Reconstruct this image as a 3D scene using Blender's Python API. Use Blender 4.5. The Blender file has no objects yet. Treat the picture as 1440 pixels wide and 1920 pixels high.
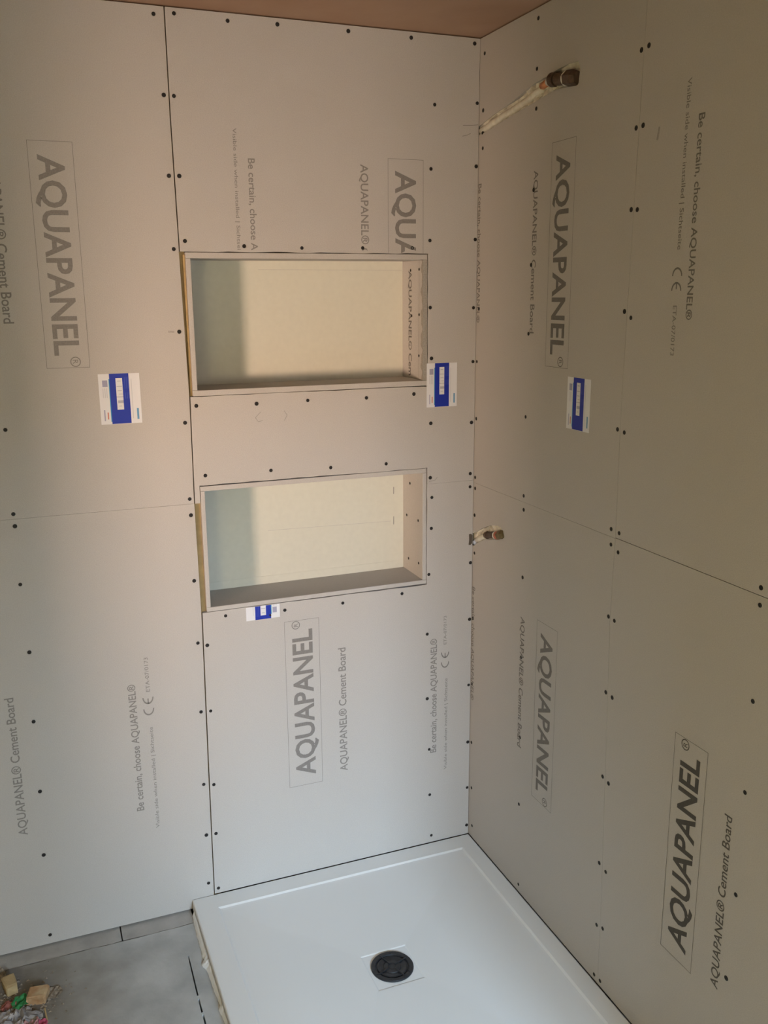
import bpy, bmesh, math, random
from mathutils import Vector, Matrix
from mathutils.geometry import delaunay_2d_cdt
random.seed(7)
scene = bpy.context.scene
COL = scene.collection

# ---------------------------------------------------------------- camera
T = 0.035                       # height of the tray top above the concrete floor
cam_d = bpy.data.cameras.new('camera')
cam_d.sensor_fit = 'VERTICAL'; cam_d.sensor_height = 36.0
cam_d.lens = 1732.997 / 1920 * 36.0
cam_d.clip_start = 0.05
cam = bpy.data.objects.new('camera', cam_d); COL.objects.link(cam)
RX = Vector((0.92982805, -0.36792189, -0.00729896))
RY = Vector((-0.09141866, -0.21173364, -0.97304239))
RZ = Vector((0.35645816, 0.90542937, -0.23051081))
m = Matrix.Identity(4)
for i in range(3):
    m[i][0], m[i][1], m[i][2] = RX[i], -RY[i], -RZ[i]
m[0][3], m[1][3], m[2][3] = -1.24763, -2.43144, 1.73370 + T
cam.matrix_world = m
scene.camera = cam

# ---------------------------------------------------------------- light
scene.view_settings.view_transform = 'Standard'
scene.view_settings.look = 'None'
scene.view_settings.gamma = 1.0
scene.view_settings.use_curve_mapping = False
scene.view_settings.exposure = 0.0

world = bpy.data.worlds.new('sky'); scene.world = world; world.use_nodes = True
bg = world.node_tree.nodes['Background']
bg.inputs['Color'].default_value = (0.62, 0.86, 1.12, 1)      # even overcast sky
bg.inputs['Strength'].default_value = 110.0

WIN = (-0.90, -0.06, 0.95, 2.10)       # window opening in the wall behind the camera: x0 x1 z0 z1
YB = -4.20                             # inner face of that wall
XL = -2.10                             # inner face of the wall with the doorway
DOOR = (-1.56, -0.995, 1.98)            # open part of the doorway: y0 y1 head
H = 2.4026 + T                         # ceiling height

po = bpy.data.lights.new('window_portal', 'AREA'); po.shape = 'RECTANGLE'
po.size = WIN[1] - WIN[0]; po.size_y = WIN[3] - WIN[2]; po.cycles.is_portal = True
poo = bpy.data.objects.new('window_portal', po); COL.objects.link(poo)
poo.location = ((WIN[0] + WIN[1]) / 2, YB - 0.13, (WIN[2] + WIN[3]) / 2)
poo.rotation_euler = (math.radians(90), 0, 0)      # faces +y, into the room

LAMP = Vector((-3.52, -2.40, 1.16 + T))
LAMP_SIZE = 0.33
LAMP_W = 8.1
FILL_LAMP = Vector((XL + 0.24, -2.50, 1.15))       # warm fill lamp added out of frame to lift the ambient light
FILL_W = 23.0

SL=[(-0.8674,2.3807), (-0.8193,2.3863), (-0.6902,2.3816), (-0.8543,2.2034), (-0.8301,2.2026), (-0.8531,2.0185), (-0.8279,2.0190), (-0.8226,1.8645), 
      (-0.8516,1.8448), (-0.6719,1.8536), (-0.5652,2.3847), (-0.3786,2.3855), (-0.2037,2.3847), (-0.0178,2.3858), (-0.1352,2.2254), (-0.0054,2.2369), 
      (-0.1454,2.0619), (-0.0080,2.0738), (-0.1477,1.8744), (-0.0074,1.8790), (-0.5173,1.8507), (-0.3466,1.8525), (-0.2008,1.8539), (-0.8498,1.6412), 
      (-0.8165,1.4498), (-0.8481,1.4071), (-1.2846,1.4147), (-0.8025,1.2628), (-0.8474,1.2026), (-0.1458,1.6929), (-0.0098,1.6908), (-0.1413,1.5512), 
      (-0.0090,1.5378), (-0.1426,1.3651), (-0.0108,1.3602), (-0.5122,1.4494), (-0.3408,1.4482), (-0.1960,1.4524), (-0.6554,1.4474), (-0.6225,1.2630), 
      (-0.4503,1.2579), (-0.2827,1.2562), (-0.1435,1.2045), (-0.1380,1.1446), (-0.0124,1.2066), (-0.0125,1.1663), (-1.2861,1.2028), (-1.2853,1.1715), 
      (-1.2868,1.0186), (-1.2817,0.8340), (-1.2886,0.6400), (-0.8466,1.1581), (-0.8480,0.9744), (-0.8475,0.7939), (-0.8219,0.7833), (-0.8496,0.5878), 
      (-0.8225,0.5857), (-0.7668,0.8623), (-0.1393,1.0503), (-0.1469,0.9080), (-0.2346,0.8586), (-0.4219,0.8539), (-0.5967,0.8558), (-0.1514,0.7178), 
      (-0.1506,0.5047), (-0.1431,0.3306), (-0.0074,0.9287), (-0.0064,0.7457), (-0.0054,0.5264), (-0.0061,0.3294), (-1.2905,0.4364), (-1.2976,0.2459), 
      (-1.3025,-0.0043), (-0.8538,0.3627), (-0.8249,0.3559), (-0.8546,0.1996), (-0.8265,0.1980), (-0.8564,0.0411), (-0.8280,0.0168), (-0.1406,0.1715), 
      (-0.1342,0.0247), (-0.0031,0.1678), (-0.0010,0.0317) ]
SR=[(-0.0256,2.3574), (-0.0217,2.2154), (-0.0207,2.1589), (-0.0232,2.1183), (-0.3020,2.3749), (-0.3020,2.2624), (-0.3041,2.1716), (-0.3025,1.9824), 
      (-0.7170,2.2126), (-0.7410,2.2159), (-0.7127,2.0643), (-0.7358,2.0659), (-0.7102,1.9024), (-0.7312,1.9007), (-0.0153,1.6879), (-0.0080,1.5380), 
      (-0.0095,1.3719), (-0.0086,1.1957), (-0.0097,1.1623), (-0.3006,1.8008), (-0.2970,1.6281), (-0.2945,1.4110), (-0.7049,1.6907), (-0.7289,1.6776), 
      (-0.7016,1.4313), (-0.7272,1.4275), (-0.2959,1.1967), (-0.2980,1.1582), (-0.0090,1.0794), (-0.0119,0.9615), (-0.0080,0.7502), (-0.0089,0.5327), 
      (-0.0116,0.3319), (-0.6967,1.1984), (-0.7279,1.1961), (-0.6991,1.1619), (-0.7277,1.1505), (-0.3025,0.9678), (-0.7037,0.9870), (-0.7273,0.9843), 
      (-0.7086,0.7965), (-0.7348,0.7938), (-1.1672,1.1971), (-1.1685,1.1635), (-1.1726,0.9720), (-0.3132,0.4915), (-0.3063,0.7337), (-0.0167,0.1741), 
      (-0.0247,0.0419), (-0.3181,0.2820), (-0.7133,0.5757), (-0.7383,0.5701), (-0.7180,0.3393), (-0.7461,0.3320), (-0.7204,0.1628), (-0.7462,0.1702), 
      (-0.7209,0.0157), (-0.7470,0.0168), (-1.1739,0.7804), (-1.1743,0.5534), (-1.1690,0.3540), (-0.3285,0.0235) ]

# ---------------------------------------------------------------- materials
def mat(name, col, rough=0.85, metal=0.0, spec=0.3, var=0.0, scale=8.0, col2=None, bump=0.0, bscale=200.0, detail=4.0):
    mt = bpy.data.materials.new(name); mt.use_nodes = True
    nt = mt.node_tree; b = nt.nodes['Principled BSDF']
    b.inputs['Base Color'].default_value = (*col, 1); b.inputs['Roughness'].default_value = rough
    b.inputs['Metallic'].default_value = metal; b.inputs['Specular IOR Level'].default_value = spec
    tc = nt.nodes.new('ShaderNodeTexCoord')
    geo = nt.nodes.new('ShaderNodeNewGeometry')
    if var or col2:
        n = nt.nodes.new('ShaderNodeTexNoise'); n.inputs['Scale'].default_value = scale; n.inputs['Detail'].default_value = detail
        nt.links.new(geo.outputs['Position'], n.inputs['Vector'])
        r = nt.nodes.new('ShaderNodeValToRGB')
        c2 = col2 or tuple(c * (1 + var) for c in col); c1 = col if col2 else tuple(c * (1 - var) for c in col)
        r.color_ramp.elements[0].position = 0.32; r.color_ramp.elements[1].position = 0.68
        r.color_ramp.elements[0].color = (*c1, 1); r.color_ramp.elements[1].color = (*c2, 1)
        nt.links.new(n.outputs['Fac'], r.inputs['Fac']); nt.links.new(r.outputs['Color'], b.inputs['Base Color'])
    if bump:
        n2 = nt.nodes.new('ShaderNodeTexNoise'); n2.inputs['Scale'].default_value = bscale; n2.inputs['Detail'].default_value = 3
        nt.links.new(geo.outputs['Position'], n2.inputs['Vector'])
        bp = nt.nodes.new('ShaderNodeBump'); bp.inputs['Strength'].default_value = bump; bp.inputs['Distance'].default_value = 0.002
        nt.links.new(n2.outputs['Fac'], bp.inputs['Height']); nt.links.new(bp.outputs['Normal'], b.inputs['Normal'])
    return mt

M = {}
M['board'] = mat('cement_board', (0.47, 0.442, 0.412), 0.92, var=0.05, scale=420, bump=0.25, bscale=500)
M['core'] = mat('cut_board_core', (0.34, 0.315, 0.28), 0.95, var=0.12, scale=250, bump=0.5, bscale=300)
M['nback'] = mat('niche_back_board', (0.612, 0.592, 0.495), 0.9, var=0.02, scale=60)
M['stud'] = mat('yellow_timber', (0.40, 0.28, 0.13), 0.8, var=0.12, scale=35)
M['cavity'] = mat('dark_wall_core', (0.10, 0.08, 0.06), 0.95)
M['plaster'] = mat('pink_plaster', (0.345, 0.205, 0.135), 0.9, col2=(0.43, 0.28, 0.195), scale=3.2, bump=0.3, bscale=40, detail=6)
M['paint'] = mat('grey_plaster', (0.64, 0.59, 0.42), 0.9, var=0.04, scale=3)
M['concrete'] = mat('concrete', (0.365, 0.365, 0.35), 0.9, col2=(0.49, 0.49, 0.475), scale=11, bump=0.5, bscale=90, detail=8)
def add_dirt(mt, centre, r0, r1, col):
    # trodden-in brown dirt of irregular outline around the rubbish
    nt = mt.node_tree; b = nt.nodes['Principled BSDF']; src = b.inputs['Base Color'].links[0].from_socket
    geo = nt.nodes.new('ShaderNodeNewGeometry')
    dist = nt.nodes.new('ShaderNodeVectorMath'); dist.operation = 'DISTANCE'; dist.inputs[1].default_value = centre
    no = nt.nodes.new('ShaderNodeTexNoise'); no.inputs['Scale'].default_value = 14; no.inputs['Detail'].default_value = 6
    nt.links.new(geo.outputs['Position'], dist.inputs[0]); nt.links.new(geo.outputs['Position'], no.inputs['Vector'])
    ad = nt.nodes.new('ShaderNodeMath'); ad.operation = 'MULTIPLY_ADD'; ad.inputs[1].default_value = 0.22
    nt.links.new(no.outputs['Fac'], ad.inputs[0]); nt.links.new(dist.outputs['Value'], ad.inputs[2])
    mr = nt.nodes.new('ShaderNodeMapRange'); mr.inputs['From Min'].default_value = r0 + 0.11; mr.inputs['From Max'].default_value = r1 + 0.11
    mr.inputs['To Min'].default_value = 0.85; mr.inputs['To Max'].default_value = 0.0
    nt.links.new(ad.outputs[0], mr.inputs['Value'])
    mx = nt.nodes.new('ShaderNodeMix'); mx.data_type = 'RGBA'
    ins = [i for i in mx.inputs if i.type == 'RGBA']; ins[1].default_value = (*col, 1)
    nt.links.new(mr.outputs['Result'], mx.inputs[0]); nt.links.new(src, ins[0])
    nt.links.new([o for o in mx.outputs if o.type == 'RGBA'][0], b.inputs['Base Color'])
add_dirt(M['concrete'], (-1.42, -0.20, 0.0), 0.07, 0.33, (0.15, 0.125, 0.095))
M['screed'] = mat('screed_strip', (0.36, 0.345, 0.32), 0.9, col2=(0.45, 0.43, 0.405), scale=18, bump=0.5, bscale=120, detail=6)
M['tray'] = mat('white_acrylic', (0.76, 0.76, 0.745), 0.34, spec=0.4)
M['black'] = mat('black_plastic', (0.016, 0.017, 0.02), 0.38, spec=0.5, var=0.3, scale=60)
M['screw'] = mat('black_screw', (0.018, 0.016, 0.015), 0.6)
M['seal'] = mat('white_sealant', (0.90, 0.92, 0.93), 0.7, bump=0.4, bscale=80)
M['filler'] = mat('cream_filler', (0.50, 0.46, 0.38), 0.9, col2=(0.78, 0.75, 0.66), scale=38, bump=0.8, bscale=120)
M['sleeve'] = mat('pipe_sleeve', (0.67, 0.63, 0.53), 0.8, var=0.10, scale=50, bump=0.6, bscale=150)
M['copper'] = mat('copper', (0.62, 0.27, 0.13), 0.4, metal=0.6)
M['brass'] = mat('dull_brass', (0.10, 0.065, 0.042), 0.5, metal=0.35, var=0.25, scale=120)
M['brass2'] = mat('olive_brass', (0.17, 0.13, 0.06), 0.45, metal=0.5, var=0.2, scale=120)
M['white'] = mat('white_ring', (0.72, 0.68, 0.58), 0.6)
M['redring'] = mat('red_ring', (0.42, 0.13, 0.08), 0.6)
M['bluepipe'] = mat('blue_grey_pipe', (0.45, 0.50, 0.60), 0.5)
M['stick'] = mat('sticker_white', (0.70, 0.70, 0.72), 0.55)
M['blue'] = mat('sticker_blue', (0.012, 0.03, 0.33), 0.45)
M['cyan'] = mat('sticker_cyan', (0.05, 0.30, 0.50), 0.5)
M['lightblue'] = mat('sticker_light_blue', (0.14, 0.31, 0.50), 0.5)
M['lilac'] = mat('sticker_lilac', (0.34, 0.34, 0.46), 0.6)
M['palegrey'] = mat('sticker_pale_grey', (0.52, 0.52, 0.56), 0.6)
M['navyline'] = mat('sticker_line', (0.06, 0.09, 0.45), 0.5)
M['red'] = mat('sticker_red', (0.55, 0.20, 0.15), 0.6)
M['boxgrey'] = mat('sticker_box_grey', (0.40, 0.40, 0.47), 0.6)
def ink(k):
    n = 'ink_%03d' % round(k * 1000)
    if n not in M: M[n] = mat(n, (k, k * 0.93, k * 0.86), 0.95, var=0.10, scale=300)
    return M[n]
M['offcut'] = mat('pale_wood', (0.46, 0.34, 0.18), 0.8, var=0.12, scale=40)
M['offcut2'] = mat('brown_wood', (0.38, 0.20, 0.09), 0.8, col2=(0.56, 0.42, 0.25), scale=30)
M['green'] = mat('green_plastic', (0.03, 0.19, 0.06), 0.5, var=0.3, scale=60)
M['rust'] = mat('red_brown_scrap', (0.26, 0.09, 0.07), 0.8, var=0.3, scale=80)
M['paper'] = mat('paper_scrap', (0.33, 0.31, 0.305), 0.9, var=0.35, scale=40)
M['pink'] = mat('pink_scrap', (0.46, 0.25, 0.24), 0.8, var=0.2, scale=50)
M['crimson'] = mat('crimson_scrap', (0.42, 0.07, 0.13), 0.7)
M['dust'] = mat('dust', (0.16, 0.125, 0.09), 0.95, col2=(0.34, 0.29, 0.23), scale=150)
M['lampmetal'] = mat('lamp_metal', (0.05, 0.05, 0.05), 0.5, metal=0.5)
M['frame'] = mat('white_frame', (0.75, 0.75, 0.74), 0.5)
M['brick'] = mat('sky_block_brick', (0.20, 0.13, 0.10), 0.95, var=0.2, scale=4)
M['ground'] = mat('ground_outside', (0.22, 0.22, 0.18), 0.95, var=0.2, scale=1)

# ---------------------------------------------------------------- mesh helpers
def link(name, me, mt, parent=None, kind=None, label=None, cat=None, group=None):
    o = bpy.data.objects.new(name, me); COL.objects.link(o)
    if me is not None and mt is not None and not me.materials: me.materials.append(mt)
    if parent: o.parent = parent
    if kind: o['kind'] = kind
    if label: o['label'] = label
    if cat: o['category'] = cat
    if group: o['group'] = group
    return o

def empty(name, loc=(0, 0, 0), **k):
    o = link(name, None, None, **k); o.location = loc; o.empty_display_size = 0.05
    return o

def pyd(name, v, f):
    me = bpy.data.meshes.new(name); me.from_pydata([tuple(p) for p in v], [], f); me.update()
    return me

def recalc(me):
    bm = bmesh.new(); bm.from_mesh(me); bmesh.ops.recalc_face_normals(bm, faces=bm.faces); bm.to_mesh(me); bm.free()
    return me

# wall planes: 'B' = wall facing the camera (a = x, b = z, depth into +y); 'R' = wall on the right (a = y, b = z, depth into +x)
# 'F' = floor (a = x, b = y, depth downwards from height T0)
def W(pl, a, b, d=0.0):
    if pl == 'B': return (a, d, b + T)
    if pl == 'R': return (d, a, b + T)
    return (a, b, -d)

def in_poly(lp, c):
    r = False; n = len(lp)
    for i in range(n):
        (x1, y1), (x2, y2) = lp[i], lp[(i + 1) % n]
        if (y1 > c[1]) != (y2 > c[1]) and c[0] < (x2 - x1) * (c[1] - y1) / (y2 - y1) + x1: r = not r
    return r

def plate(name, pl, outline, holes=(), d0=0.0, d1=0.0125):
    """a flat plate with holes: outlines in wall coordinates, real thickness"""
    loops = [list(outline)] + [list(h) for h in holes]
    vs, es = [], []
    for lp in loops:
        n0 = len(vs); n = len(lp)
        vs += [Vector(p) for p in lp]; es += [(n0 + i, n0 + (i + 1) % n) for i in range(n)]
    r = delaunay_2d_cdt(vs, es, [], 1, 1e-6)
    pv = r[0]
    pf = []
    for f in r[2]:
        c = sum((pv[i] for i in f), Vector((0, 0))) / len(f)
        if in_poly(loops[0], c) and not any(in_poly(h, c) for h in loops[1:]): pf.append(f)
    n = len(pv)
    V = [W(pl, p[0], p[1], d0) for p in pv] + [W(pl, p[0], p[1], d1) for p in pv]
    Fc = [tuple(f) for f in pf] + [tuple(n + i for i in reversed(f)) for f in pf]
    cnt = {}
    for f in pf:
        for i in range(len(f)):
            a, b = f[i], f[(i + 1) % len(f)]
            cnt.setdefault((min(a, b), max(a, b)), []).append((a, b))
    for k, l in cnt.items():
        if len(l) == 1:
            a, b = l[0]; Fc.append((b, a, a + n, b + n))
    return recalc(pyd(name, V, Fc))

def box_me(name, x0, x1, y0, y1, z0, z1, bevel=0.0):
    v = [(x, y, z) for x in (x0, x1) for y in (y0, y1) for z in (z0, z1)]
    f = [(0, 1, 3, 2), (4, 6, 7, 5), (0, 4, 5, 1), (2, 3, 7, 6), (0, 2, 6, 4), (1, 5, 7, 3)]
    me = pyd(name, v, f)
    if bevel:
        bm = bmesh.new(); bm.from_mesh(me)
        bmesh.ops.bevel(bm, geom=bm.edges[:], offset=bevel, segments=2, affect='EDGES', profile=0.5)
        bm.to_mesh(me); bm.free()
    return recalc(me)

def rect(a0, a1, b0, b1): return [(a0, b0), (a1, b0), (a1, b1), (a0, b1)]

def flat(name, pl, polys, d):
    """thin print lying on a wall: list of polygons in wall coordinates"""
    V, Fc = [], []
    for p in polys:
        n = len(V); V += [W(pl, a, b, d) for a, b in p]; Fc.append(tuple(range(n, n + len(p))))
    me = pyd(name, V, Fc)
    return me

def tube(name, pts, rads, seg=14, cap=True):
    pts = [Vector(p) for p in pts]
    if not isinstance(rads, (list, tuple)): rads = [rads] * len(pts)
    V, Fc = [], []
    for i, p in enumerate(pts):
        t = (pts[min(i + 1, len(pts) - 1)] - pts[max(i - 1, 0)]).normalized()
        u = t.orthogonal().normalized() if i == 0 else (u - t * u.dot(t)).normalized()
        w = t.cross(u)
        for k in range(seg):
            a = 2 * math.pi * k / seg
            V.append(p + (u * math.cos(a) + w * math.sin(a)) * rads[i])
    for i in range(len(pts) - 1):
        for k in range(seg):
            k2 = (k + 1) % seg
            Fc.append((i * seg + k, i * seg + k2, (i + 1) * seg + k2, (i + 1) * seg + k))
    if cap:
        Fc.append(tuple(reversed(range(seg)))); Fc.append(tuple(range((len(pts) - 1) * seg, len(pts) * seg)))
    me = recalc(pyd(name, V, Fc))
    return me

def smooth(me):
    for p in me.polygons: p.use_smooth = True
    return me

# ---------------------------------------------------------------- lettering
def text_mesh(body, bold=0.012):
    cu = bpy.data.curves.new('lettering', 'FONT'); cu.body = body; cu.offset = bold; cu.resolution_u = 3
    ob = bpy.data.objects.new('lettering', cu); COL.objects.link(ob)
    dg = bpy.context.evaluated_depsgraph_get()
    me = bpy.data.meshes.new_from_object(ob.evaluated_get(dg))
    v = [(p.co.x, p.co.y) for p in me.vertices]; f = [tuple(p.vertices) for p in me.polygons]
    bpy.data.objects.remove(ob); bpy.data.curves.remove(cu); bpy.data.meshes.remove(me)
    return v, f

def lettering(pl, parent, body, base, start, end, cap, turn, k, bold=0.012, clip=None, name='printed_lettering', d=-0.0004, sup=None):
    """a printed line running up (turn=+1) or down (turn=-1) the wall; base = a-coordinate of the baseline,
    start/end = heights of its first and last letter, cap = capital height towards the side the tops point to"""
    v, f = text_mesh(body, bold)
    x0 = min(p[0] for p in v); x1 = max(p[0] for p in v)
    capu = 0.70
    L = end - start
    side = -1 if turn > 0 else 1           # letter tops: to the left when running up, to the right when running down
    if pl == 'R': side = -side             # on the right wall "right" in the picture is towards -y
    P = [(base + side * p[1] / capu * cap, start + (p[0] - x0) / (x1 - x0) * L) for p in v]
    fs = f
    if clip:
        fs = [q for q in f if all(P[i][1] >= clip for i in q)] if turn < 0 else [q for q in f if all(P[i][1] <= clip for i in q)]
    me = pyd(name, [W(pl, a, b, d) for a, b in P], fs)
    me.materials.append(ink(k))
    return link(name, me, None, parent)

def ring_polys(cx, cy, r0, r1, a0, a1, n):
    out = []
    for i in range(n):
        t0 = math.radians(a0 + (a1 - a0) * i / n); t1 = math.radians(a0 + (a1 - a0) * (i + 1) / n)
        out.append([(cx + r0 * math.cos(t0), cy + r0 * math.sin(t0)), (cx + r1 * math.cos(t0), cy + r1 * math.sin(t0)),
                    (cx + r1 * math.cos(t1), cy + r1 * math.sin(t1)), (cx + r0 * math.cos(t1), cy + r0 * math.sin(t1))])
    return out

def ce_mark(pl, parent, base, start, end, cap, turn, k):
    # unit design: height 1, C and E as arcs of a circle of radius .5
    P = ring_polys(0.5, 0.5, 0.39, 0.5, 90, 270, 12) + ring_polys(1.33, 0.5, 0.39, 0.5, 90, 270, 12) + [[(0.86, 0.445), (1.25, 0.445), (1.25, 0.555), (0.86, 0.555)]]
    side = -1 if turn > 0 else 1
    if pl == 'R': side = -side
    L = (end - start) / 1.33
    Q = [[(base + side * y * cap, start + x * L) for x, y in p] for p in P]
    me = flat('conformity_mark', pl, Q, -0.0004); me.materials.append(ink(k))
    return link('conformity_mark', me, None, parent)

def brand(pl, parent, a0, a1, b_top, b_bot, turn, k, clip=None, kbox=None):
    """the framed brand print: a0 is the frame side the baseline is near"""
    kbox = kbox or k
    t = 0.0011
    lo = max(b_bot, clip) if clip else b_bot
    am, ax = min(a0, a1), max(a0, a1)
    polys = [rect(am, am + t, lo, b_top), rect(ax - t, ax, lo, b_top), rect(am, ax, b_top - t, b_top)]
    if not clip: polys.append(rect(am, ax, b_bot, b_bot + t))
    me = flat('print_frame', pl, polys, -0.0004); me.materials.append(ink(kbox)); link('print_frame', me, None, parent)
    w = a1 - a0; Lg = b_top - b_bot
    base = a0 + 0.22 * w; cap = abs(0.565 * w)
    if turn < 0: s, e = b_top - 0.058 * Lg, b_top - 0.942 * Lg
    else: s, e = b_bot + 0.058 * Lg, b_bot + 0.942 * Lg
    lettering(pl, parent, 'AQUAPANEL', base, s, e, cap, turn, k, bold=0.022, clip=clip)
    if not clip:
        rs = e + (0.010 if turn > 0 else -0.010); c = (0.0165 if turn > 0 else -0.0165)
        wd = 1 if w > 0 else -1
        ca = base + wd * cap * 0.80; cb = e + (0.016 if turn > 0 else -0.016) * 1.0
        rad = 0.0125
        P = ring_polys(ca, cb, rad * 0.82, rad, 0, 360, 20)
        mr = flat('registered_mark', pl, P, -0.0004); mr.materials.append(ink(k)); link('registered_mark', mr, None, parent)
        lettering(pl, parent, 'R', ca - wd * 0.0065, cb - (0.005 if turn > 0 else -0.005), cb + (0.005 if turn > 0 else -0.005), 0.013, turn, k, bold=0.0)

CB = 'AQUAPANEL\u00ae Cement Board'
BC = 'Be certain, choose AQUAPANEL\u00ae'
VS = 'Visible side when installed | Sichtseite'
ETA = 'ETA-07/0173'

# ================================================================ THE SETTING
wall_back = link('wall_back', plate('wall_back', 'B', rect(-2.25, 0.15, -0.0955, H - T),
    [rect(-0.8235, -0.154, 1.473, 1.839), rect(-0.819, -0.154, 0.879, 1.236)], 0.045, 0.20), M['cavity'], kind='structure')
wall_right = link('wall_right', plate('wall_right', 'R', rect(YB - 0.15, 0.0449, -0.0955, H - T), (), 0.038, 0.15), M['cavity'], kind='structure')

# floor: concrete slab with a saw cut next to the tray; the strip along the back wall is a separate screed
cut1 = [(-0.9552, -0.192), (-0.9522, -0.193), (-0.9548, -0.350), (-0.9590, -0.350)]
cut2 = [(-0.9590, -0.362), (-0.9550, -0.362), (-0.9550, -0.412), (-0.9595, -0.412)]
cut3 = [(-0.9590, -0.419), (-0.9545, -0.419), (-0.9545, -0.60), (-0.9590, -0.60)]
edge = []
x = -5.0
while x < -0.93:
    edge.append((x, -0.0625 + random.uniform(-0.0022, 0.0022))); x += random.uniform(0.02, 0.045)
outl = [(-5.0, YB - 0.15), (0.03, YB - 0.15), (0.03, -0.03), (-0.90, -0.03), (-0.912, -0.060)] + edge[::-1]
floor = link('floor', plate('floor', 'F', outl, [cut1, cut2, cut3], 0.0, 0.06), M['concrete'], kind='structure')
link('floor_base', box_me('floor_base', -5.1, 0.25, YB - 0.25, 0.30, -0.12, -0.061), M['cavity'], floor)
for xa, xb in ((-2.2, -1.1165), (-1.1130, -0.9125)):
    o = [(xa, 0.0125), (xa, -0.055)]
    x = xa + 0.03
    while x < xb - 0.02:
        o.append((x, -0.0585 + random.uniform(-0.0025, 0.0025))); x += random.uniform(0.02, 0.04)
    o += [(xb, -0.055), (xb, 0.0125)]
    link('screed_strip', plate('screed_strip', 'F', o, (), 0.0015, 0.055), M['screed'], floor)

ceiling = link('ceiling', box_me('ceiling', -5.1, 0.25, YB - 0.25, 0.30, H, H + 0.15), M['plaster'], kind='structure')

# wall with the window, behind the camera
rear = link('wall_rear', plate('wall_rear', 'B', rect(-5.0, 0.0375, -T, H - T), [rect(WIN[0], WIN[1], WIN[2] - T, WIN[3] - T)], YB - 0.15, YB), M['paint'], kind='structure')
win = empty('window_1', ((WIN[0] + WIN[1]) / 2, YB - 0.10, WIN[2]), kind='structure')
def winbar(x0, x1, z0, z1):
    o = link('window_frame', box_me('window_frame', x0, x1, YB - 0.12, YB - 0.06, z0, z1, 0.004), M['frame']); o.parent = win
    o.matrix_parent_inverse = win.matrix_basis.inverted()
winbar(WIN[0], WIN[0] + 0.05, WIN[2], WIN[3]); winbar(WIN[1] - 0.05, WIN[1], WIN[2], WIN[3])
winbar(WIN[0] + 0.05, WIN[1] - 0.05, WIN[2], WIN[2] + 0.05); winbar(WIN[0] + 0.05, WIN[1] - 0.05, WIN[3] - 0.05, WIN[3])
xm = (WIN[0] + WIN[1]) / 2
winbar(xm - 0.025, xm + 0.025, WIN[2] + 0.05, WIN[3] - 0.05)
# unseen partition added behind the camera to dim window light on the left
link('daylight_block_left', box_me('daylight_block_left', XL, -0.80, -2.85, -2.75, 0.0, H), M['paint'], kind='structure')
link('daylight_block_right', box_me('daylight_block_right', -0.22, -0.0005, -1.95, -1.85, 0.0, H), M['paint'], kind='structure')  # unseen stub wall added to keep window light off the near right wall
# wall with the doorway to the next room, left of the frame
left = link('wall_left', plate('wall_left', 'R', [(YB, -T), (-1.80, -T), (-1.80, DOOR[2] - T), (DOOR[1], DOOR[2] - T), (DOOR[1], -T), (0.0, -T), (0.0, H - T), (YB, H - T)], (), XL - 0.10, XL), M['paint'], kind='structure')
dr = link('door_1', box_me('door_1', XL - 0.15, XL - 0.11, -1.86, DOOR[0], 0.005, DOOR[2] + 0.03, 0.004), M['frame'], kind='structure')
link('door_handle', tube('door_handle', [(XL - 0.11, DOOR[0] - 0.06, 1.0), (XL - 0.075, DOOR[0] - 0.06, 1.0), (XL - 0.075, DOOR[0] - 0.16, 1.0)], 0.009), M['lampmetal'], dr)
# the next room
link('wall_hall', plate('wall_hall', 'R', rect(YB, 0.10, -T, H - T), (), -5.0, -4.9), M['paint'], kind='structure')
link('wall_hall_end', plate('wall_hall_end', 'B', rect(-4.9, -2.2, -T, H - T), (), 0.0, 0.1), M['paint'], kind='structure')
link('wall_back_leak_stop', box_me('wall_back_leak_stop', -2.25, 0.15, 0.2005, 0.26, -0.06, H), M['cavity'], kind='structure')  # unseen slab added to stop sky light leaking in behind the back wall
link('ground', box_me('ground', -12, 10, -20, YB - 0.2, -0.6, -0.5), M['ground'], kind='structure')

link('sky_block_wall', box_me('sky_block_wall', -14, 12, -9.4, -9.0, -0.5, 2.62), M['brick'], kind='structure')  # unseen wall added outside to cut off low sky and keep daylight low indoors

# ================================================================ CEMENT BOARDS
XJ = -0.838
def board(name_parent, pl, outline, holes=()):
    return link('cement_board', plate('cement_board', pl, outline, holes), M['board'], name_parent)

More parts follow.
